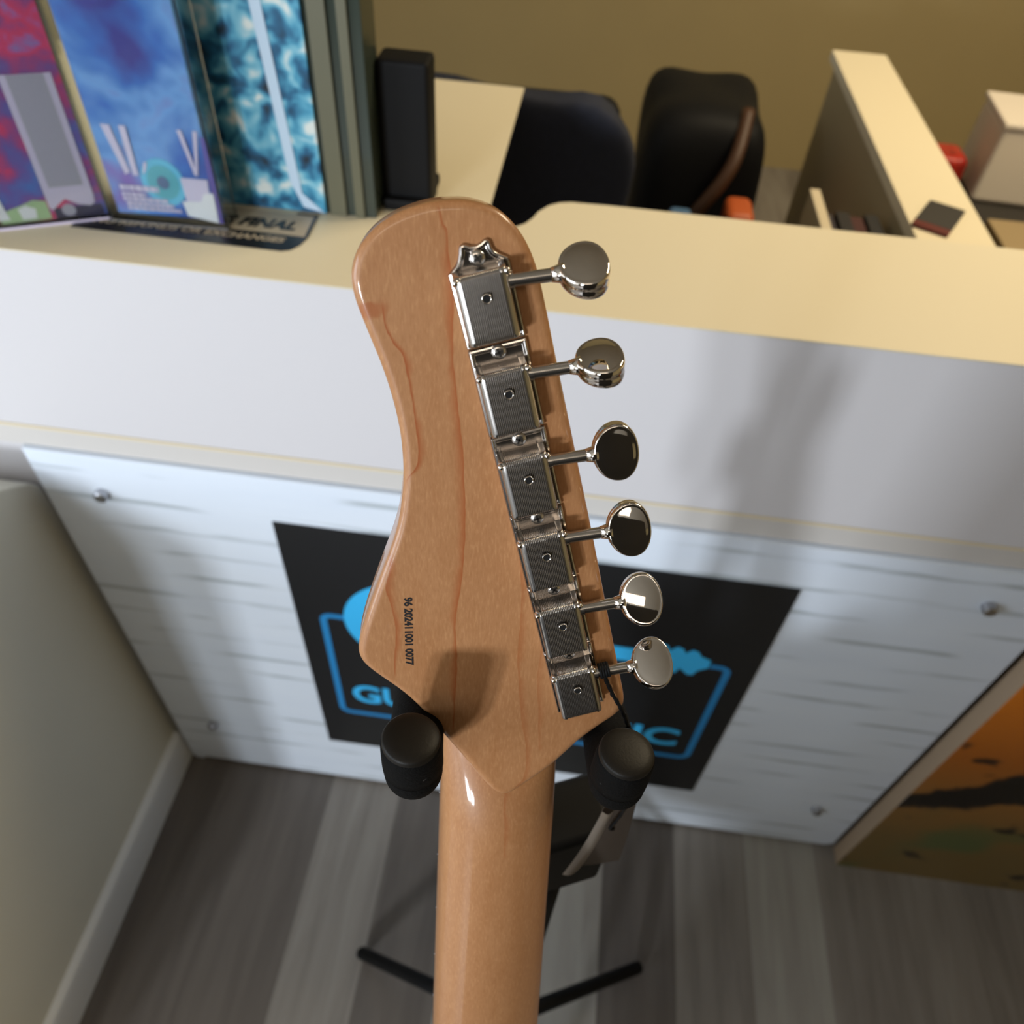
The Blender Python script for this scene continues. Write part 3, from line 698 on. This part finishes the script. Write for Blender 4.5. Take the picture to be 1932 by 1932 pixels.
flat('letter_stroke', [(.018, .085), (.026, .085), (.032, .044), (.027, .041)], .0050, M_lav, lf); flat('letter_stroke', [(.034, .085), (.040, .085), (.039, .041), (.034, .041)], .0050, M_lav, lf)
flat('comma_mark', [(.043, .042), (.047, .046), (.050, .054), (.047, .054)], .0050, M_lav, lf)
flat('letter_stroke', [(.085, .085), (.089, .085), (.0945, .045), (.0915, .045)], .0050, M_lav, lf); flat('letter_stroke', [(.099, .085), (.103, .085), (.0945, .045), (.0925, .045)], .0050, M_lav, lf)
flat('pale_box', [(.078, .018), (.100, .018), (.102, .042), (.077, .042)], .0050, M_lav, lf)
flat('white_label', [(.076, .006), (.104, .001), (.105, .030), (.096, .029), (.092, .021), (.074, .020)], .0040, M_white, lf)
flat('purple_edge', [(.102, 0), (.108, 0), (.108, .08), (.104, .08)], .0056, mat('print_purple', srgb(96, 84, 160), .4), lf)

# display box with a blue crystal print
def crystal():
    m, nt, b = newmat('blue_crystal_print'); co = objco(nt, loc=(2.2, 0, 1.3)); nz = noise(nt, co, 42, 2, .5, .35)
    c = cramp(nt, nz.outputs[0], [(.30, srgb(14, 30, 44)), (.42, srgb(28, 90, 126)), (.50, srgb(70, 146, 176)), (.58, srgb(120, 178, 196)), (.66, srgb(205, 212, 208))])
    nt.links.new(c, b.inputs['Base Color']); b.inputs['Roughness'].default_value = .3; return m
db = empty('display_box', (.05, .14, ZT), 'acrylic display box with a blue crystal picture behind the sticker', 'display box')
M_smoke = mat('smoked_acrylic', (.035, .045, .036), .12); M_olive = mat('dark_olive_board', (.10, .095, .055), .5)
ks = [boxobj('picture_panel', (-.040, .118, ZT + .001), (.0735, .121, ZT + .19), crystal(), bev=.0005)]
ks.append(boxobj('box_body', (-.042, .122, ZT), (.123, .165, ZT + .20), M_smoke, bev=.001))
ks.append(boxobj('side_strip', (.078, .1185, ZT + .0005), (.094, .1218, ZT + .19), M_olive, bev=.0005))
ks.append(boxobj('side_strip', (.103, .1185, ZT + .0005), (.112, .1218, ZT + .19), M_olive, bev=.0005))
bm = bmesh.new(); prism(bm, [(.030, ZT + .19), (.040, ZT + .19), (.052, ZT + .02), (.072, ZT + .002), (.052, ZT + .006), (.042, ZT + .03)], 1, .1172, .1179)
ks.append(bm_obj('pale_streak', bm, mat('print_pale_blue', srgb(180, 200, 218), .4)))
under(db, *ks)
# black card terminal
tm2 = empty('card_terminal', (.146, .17, ZT), 'black payment terminal standing next to the acrylic display box', 'payment terminal')
ks = [boxobj('terminal_body', (.1235, .150, ZT), (.172, .185, ZT + .135), M_black, bev=.004, seg=3), boxobj('terminal_foot', (.125, .14, ZT), (.170, .21, ZT + .012), M_black, bev=.003)]
under(tm2, *ks)

# ================================================================== BEHIND THE COUNTER
ld = empty('side_desk', (.87, .75, 0), 'narrow cream topped side desk running back from the counter', 'desk')
M_olv = mat('olive_board', (.36, .29, .17), .6); M_rim = mat('pale_rim', (.55, .47, .33), .5)  # plain olive for the desk side and file box, paler rim
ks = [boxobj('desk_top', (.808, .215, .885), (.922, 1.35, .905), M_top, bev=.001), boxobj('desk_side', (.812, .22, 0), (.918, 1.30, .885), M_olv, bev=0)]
under(ld, *ks)
ph = empty('phone', (.868, .56, .905), 'black card case with a dark red band on the side desk', 'card case')
bm = bmesh.new(); box(bm, (-.027, -.032, 0), (.027, .048, .006), .001); q1 = bm_obj('case_body', bm, M_dark, ph, angle=40)
bm = bmesh.new(); box(bm, (-.027, -.048, 0), (.027, -.0325, .006), .001); bm_obj('red_band', bm, mat('dark_red', (.10, .012, .008), .5), ph, angle=40)
ph.name = 'card_case'; ph.location = (.853, .600, .9052); ph.rotation_euler = (0, 0, R(-29))
og = empty('file_organizer', (.74, .62, 0), 'open pale rimmed file box with dark folders beside the side desk', 'file box')
ks = []
bm = bmesh.new()
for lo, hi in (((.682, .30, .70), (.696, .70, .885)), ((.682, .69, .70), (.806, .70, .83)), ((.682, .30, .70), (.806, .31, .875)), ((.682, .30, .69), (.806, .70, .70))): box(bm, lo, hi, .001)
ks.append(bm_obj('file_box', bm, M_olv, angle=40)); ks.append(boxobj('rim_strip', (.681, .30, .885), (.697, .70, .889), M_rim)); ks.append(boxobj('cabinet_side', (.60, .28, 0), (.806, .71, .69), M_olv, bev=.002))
under(og, *ks)
for k, (x, c) in enumerate(((.712, (.03, .024, .03)), (.736, (.012, .010, .010)), (.760, (.05, .012, .010)), (.782, (.010, .009, .009)))):
    o = boxobj('folder', (x - .0105, .33, .701), (x + .0105, .675, .862 + .006 * (k % 2)), mat('folder_%d' % k, c, .6), bev=.001)
    tag(o, ['dark grey folder nearest the open file box rim', 'black folder second from the file box rim', 'dark red folder in the open file box', 'black folder against the side desk'][k], 'folder', 'folders in the file box')
lc = empty('low_cabinet', (1.25, 1.1, 0), 'low black cabinet to the right of the side desk', 'cabinet')
under(lc, boxobj('cabinet_body', (.96, .70, 0), (1.60, 1.60, .58), M_dark, bev=.003), boxobj('cabinet_top', (.955, .695, .58), (1.605, 1.605, .60), M_dark, bev=.003))
wb = empty('white_bin', (1.355, 1.475, .60), 'white box shaped bin standing on the low black cabinet', 'box')
bm = bmesh.new(); box(bm, (-.10, -.10, 0), (.10, .10, .17), .012, 3); bm_obj('bin_body', bm, mat('off_white_plastic', (.80, .72, .62), .45), wb, angle=40)
bm = bmesh.new(); box(bm, (-.104, -.104, .17), (.104, .104, .185), .005, 2); bm_obj('bin_lid', bm, mat('pale_lid', (.76, .68, .58), .45), wb, angle=40)
wb.rotation_euler = (0, 0, R(-4))
rd = boxobj('red_pouch', (1.08, 1.40, .601), (1.22, 1.50, .69), art('red_pouch', [(.35, (.25, .012, .008)), (.6, (.45, .03, .015)), (.75, (.35, .12, .06))], 18, 1.0), bev=.02, seg=4)
tag(rd, 'bright red pouch at the back of the low black cabinet', 'pouch')
cr = boxobj('cardboard_box', (1.205, .90, .6005), (1.58, 1.17, .66), mat('cardboard', (.30, .22, .115), .7), bev=.003); tag(cr, 'flat brown cardboard box lying on the low black cabinet', 'box')

# office chair with a navy jacket
M_navy = None
m, nt, b = newmat('navy_cloth'); n1 = noise(nt, objco(nt), 90, 3); nt.links.new(mix(nt, n1.outputs[0], (.004, .006, .014), (.010, .014, .032)), b.inputs['Base Color']); b.inputs['Roughness'].default_value = .85; M_navy = m
ch = empty('office_chair', (.17, .88, 0), 'black office chair behind the counter gap', 'chair')
ks = [boxobj('seat', (-.04, .66, .46), (.38, 1.06, .54), M_black, bev=.03, seg=4)]
bm = bmesh.new(); box(bm, (-.02, .60, .56), (.36, .66, 1.02), .028, 4); ks.append(bm_obj('backrest', bm, M_black, angle=40))
bm = bmesh.new(); tube(bm, [(.17, .88, .10), (.17, .88, .47)], .028, 16); ks.append(bm_obj('gas_column', bm, M_black, smooth=True))
for a in range(5):
    bm = bmesh.new(); e = Vector((.17 + .30 * math.cos(R(72 * a + 20)), .88 + .30 * math.sin(R(72 * a + 20)), .075)); tube(bm, [(.17, .88, .11), e], [.022, .016], 10); ks.append(bm_obj('base_leg', bm, M_black, smooth=True))
    bm = bmesh.new(); lathe(bm, [(0, -.018), (.026, -.016), (.030, 0), (.026, .016), (0, .018)], e + Vector((0, 0, -.044)), (math.sin(a), math.cos(a), 0), 16); ks.append(bm_obj('caster', bm, M_dark, smooth=True))
under(ch, *ks)
def blob(name, lo, hi, m, amp, sc, seed, label, cat, sub=4):
    bm = bmesh.new(); bmesh.ops.create_cube(bm, size=1); bmesh.ops.subdivide_edges(bm, edges=bm.edges[:], cuts=14, use_grid_fill=True)
    from mathutils import noise as NZ
    for v in bm.verts:
        p = v.co.copy(); s = 1 / max(1e-6, (abs(2 * p.x) ** 6 + abs(2 * p.y) ** 6 + abs(2 * p.z) ** 6) ** (1 / 6)); s = min(1.0, s * max(abs(2 * p.x), abs(2 * p.y), abs(2 * p.z)))
        q = p * s; q = Vector([lo[i] + (q[i] + .5) * (hi[i] - lo[i]) for i in range(3)])
        d = NZ.noise(Vector((q.x * sc + seed, q.y * sc, q.z * sc * .6))); nrm = (q - Vector([(lo[i] + hi[i]) / 2 for i in range(3)])).normalized()
        v.co = q + nrm * d * amp
    return bm_obj(name, bm, m, smooth=True)
o = blob('jacket', (-.04, .530, .60), (.385, .575, 1.045), M_navy, .018, 14, 2, '', ''); tag(o, 'dark navy jacket hung over the office chair back', 'jacket')
M_bag = art('bag_black_brown', [(.40, (.006, .006, .006)), (.62, (.008, .007, .006)), (.72, (.05, .022, .008))], 9, 4.2, .6, .8)
bg_ = empty('backpack', (.72, 1.2, 0), 'black rounded backpack with brown straps standing behind the counter', 'bag')
ks = [blob('bag_body', (.42, 1.02, .33), (.68, 1.36, .86), M_black, .015, 7, 5, '', '')]
bm = bmesh.new(); tube(bm, smooth_path([(.50, 1.005, .60), (.55, .97, .70), (.60, .99, .79), (.62, 1.08, .86)], 6), .014, 10); ks.append(bm_obj('shoulder_strap', bm, mat('brown_leather', (.055, .022, .008), .55), smooth=True))
under(bg_, *ks); bg_.location.z = .33 - .33
stl = empty('stool', (.64, 1.2, 0), 'dark low stool carrying the black backpack', 'stool'); ks = [boxobj('seat', (.42, .86, .29), (.72, 1.38, .325), M_dark, bev=.01)]
for x in (.45, .69):
    for y in (.90, 1.34): ks.append(boxobj('leg', (x - .015, y - .015, 0), (x + .015, y + .015, .29), M_dark, bev=.002))
under(stl, *ks)
og2 = boxobj('orange_case', (.60, .90, .325), (.655, .99, .735), mat('orange_red', (.42, .085, .02), .5), bev=.015, seg=3); tag(og2, 'orange red case leaning beside the black backpack', 'case')
bl2 = boxobj('blue_cloth', (.49, .875, .325), (.535, .945, .72), mat('denim_blue', (.06, .13, .24), .8), bev=.01, seg=3); tag(bl2, 'faded blue folded cloth in front of the black backpack', 'cloth')
boxes = bl2

# ================================================================== PAINTED CANVAS right of the counter
def canvas_mat():
    m, nt, b = newmat('ochre_black_painting'); co = objco(nt); x, y, z = sep(nt, co)
    big = noise(nt, objco(nt, (2.2, 1, 3.5), (0, R(20), 0), (.3, 0, .2)), 2.4, 4, .6, .6)
    c = cramp(nt, z, [(.15, srgb(116, 94, 50)), (.32, srgb(150, 104, 46)), (.45, srgb(176, 100, 26)), (.62, srgb(226, 128, 26))])
    grn = noise(nt, co, 6, 2); c = mix(nt, mth(nt, 'MULTIPLY', ramp01(nt, grn.outputs[0], .5, .65), ramp01(nt, z, .32, .16)), c, srgb(90, 98, 56))
    # thick dark stroke rising to the right
    wv = mth(nt, 'MULTIPLY', mth(nt, 'SUBTRACT', noise(nt, co, 14, 3, .6).outputs[0], .5), .09)
    cen = mth(nt, 'MULTIPLY_ADD', mth(nt, 'SUBTRACT', x, .93), .75, .285)
    cen = mth(nt, 'MINIMUM', cen, mth(nt, 'MULTIPLY_ADD', x, .12, .262))
    dd = mth(nt, 'ABSOLUTE', mth(nt, 'SUBTRACT', mth(nt, 'ADD', z, wv), cen))
    thick = mth(nt, 'MULTIPLY_ADD', mth(nt, 'SUBTRACT', x, .92), .28, .018)
    k = ramp01(nt, mth(nt, 'SUBTRACT', dd, thick), -.008, .010, 1, 0)
    sp = noise(nt, objco(nt, (1, 1, 1.6), (0, R(35), 0)), 15, 2, .5, .3)
    k2 = mth(nt, 'MULTIPLY', ramp01(nt, sp.outputs[0], .60, .67), .9); k2 = mth(nt, 'MULTIPLY', k2, ramp01(nt, z, .58, .50))
    k = mth(nt, 'MAXIMUM', k, k2)
    c = mix(nt, k, c, srgb(16, 12, 10)); nt.links.new(c, b.inputs['Base Color']); b.inputs['Roughness'].default_value = .35; return m
cv = empty('painting', (1.25, -.015, 0), 'ochre and black abstract canvas on the floor against the counter front at right', 'painting')
bm = bmesh.new(); box(bm, (.9245, -.033, 0), (1.60, -.0325, .80)); q = bm_obj('painted_face', bm, canvas_mat())
q2 = boxobj('canvas_edge', (.924, -.0325, 0), (1.60, -.003, .80), mat('raw_canvas_edge', (.36, .26, .17), .7), bev=.001)
under(cv, q, q2)
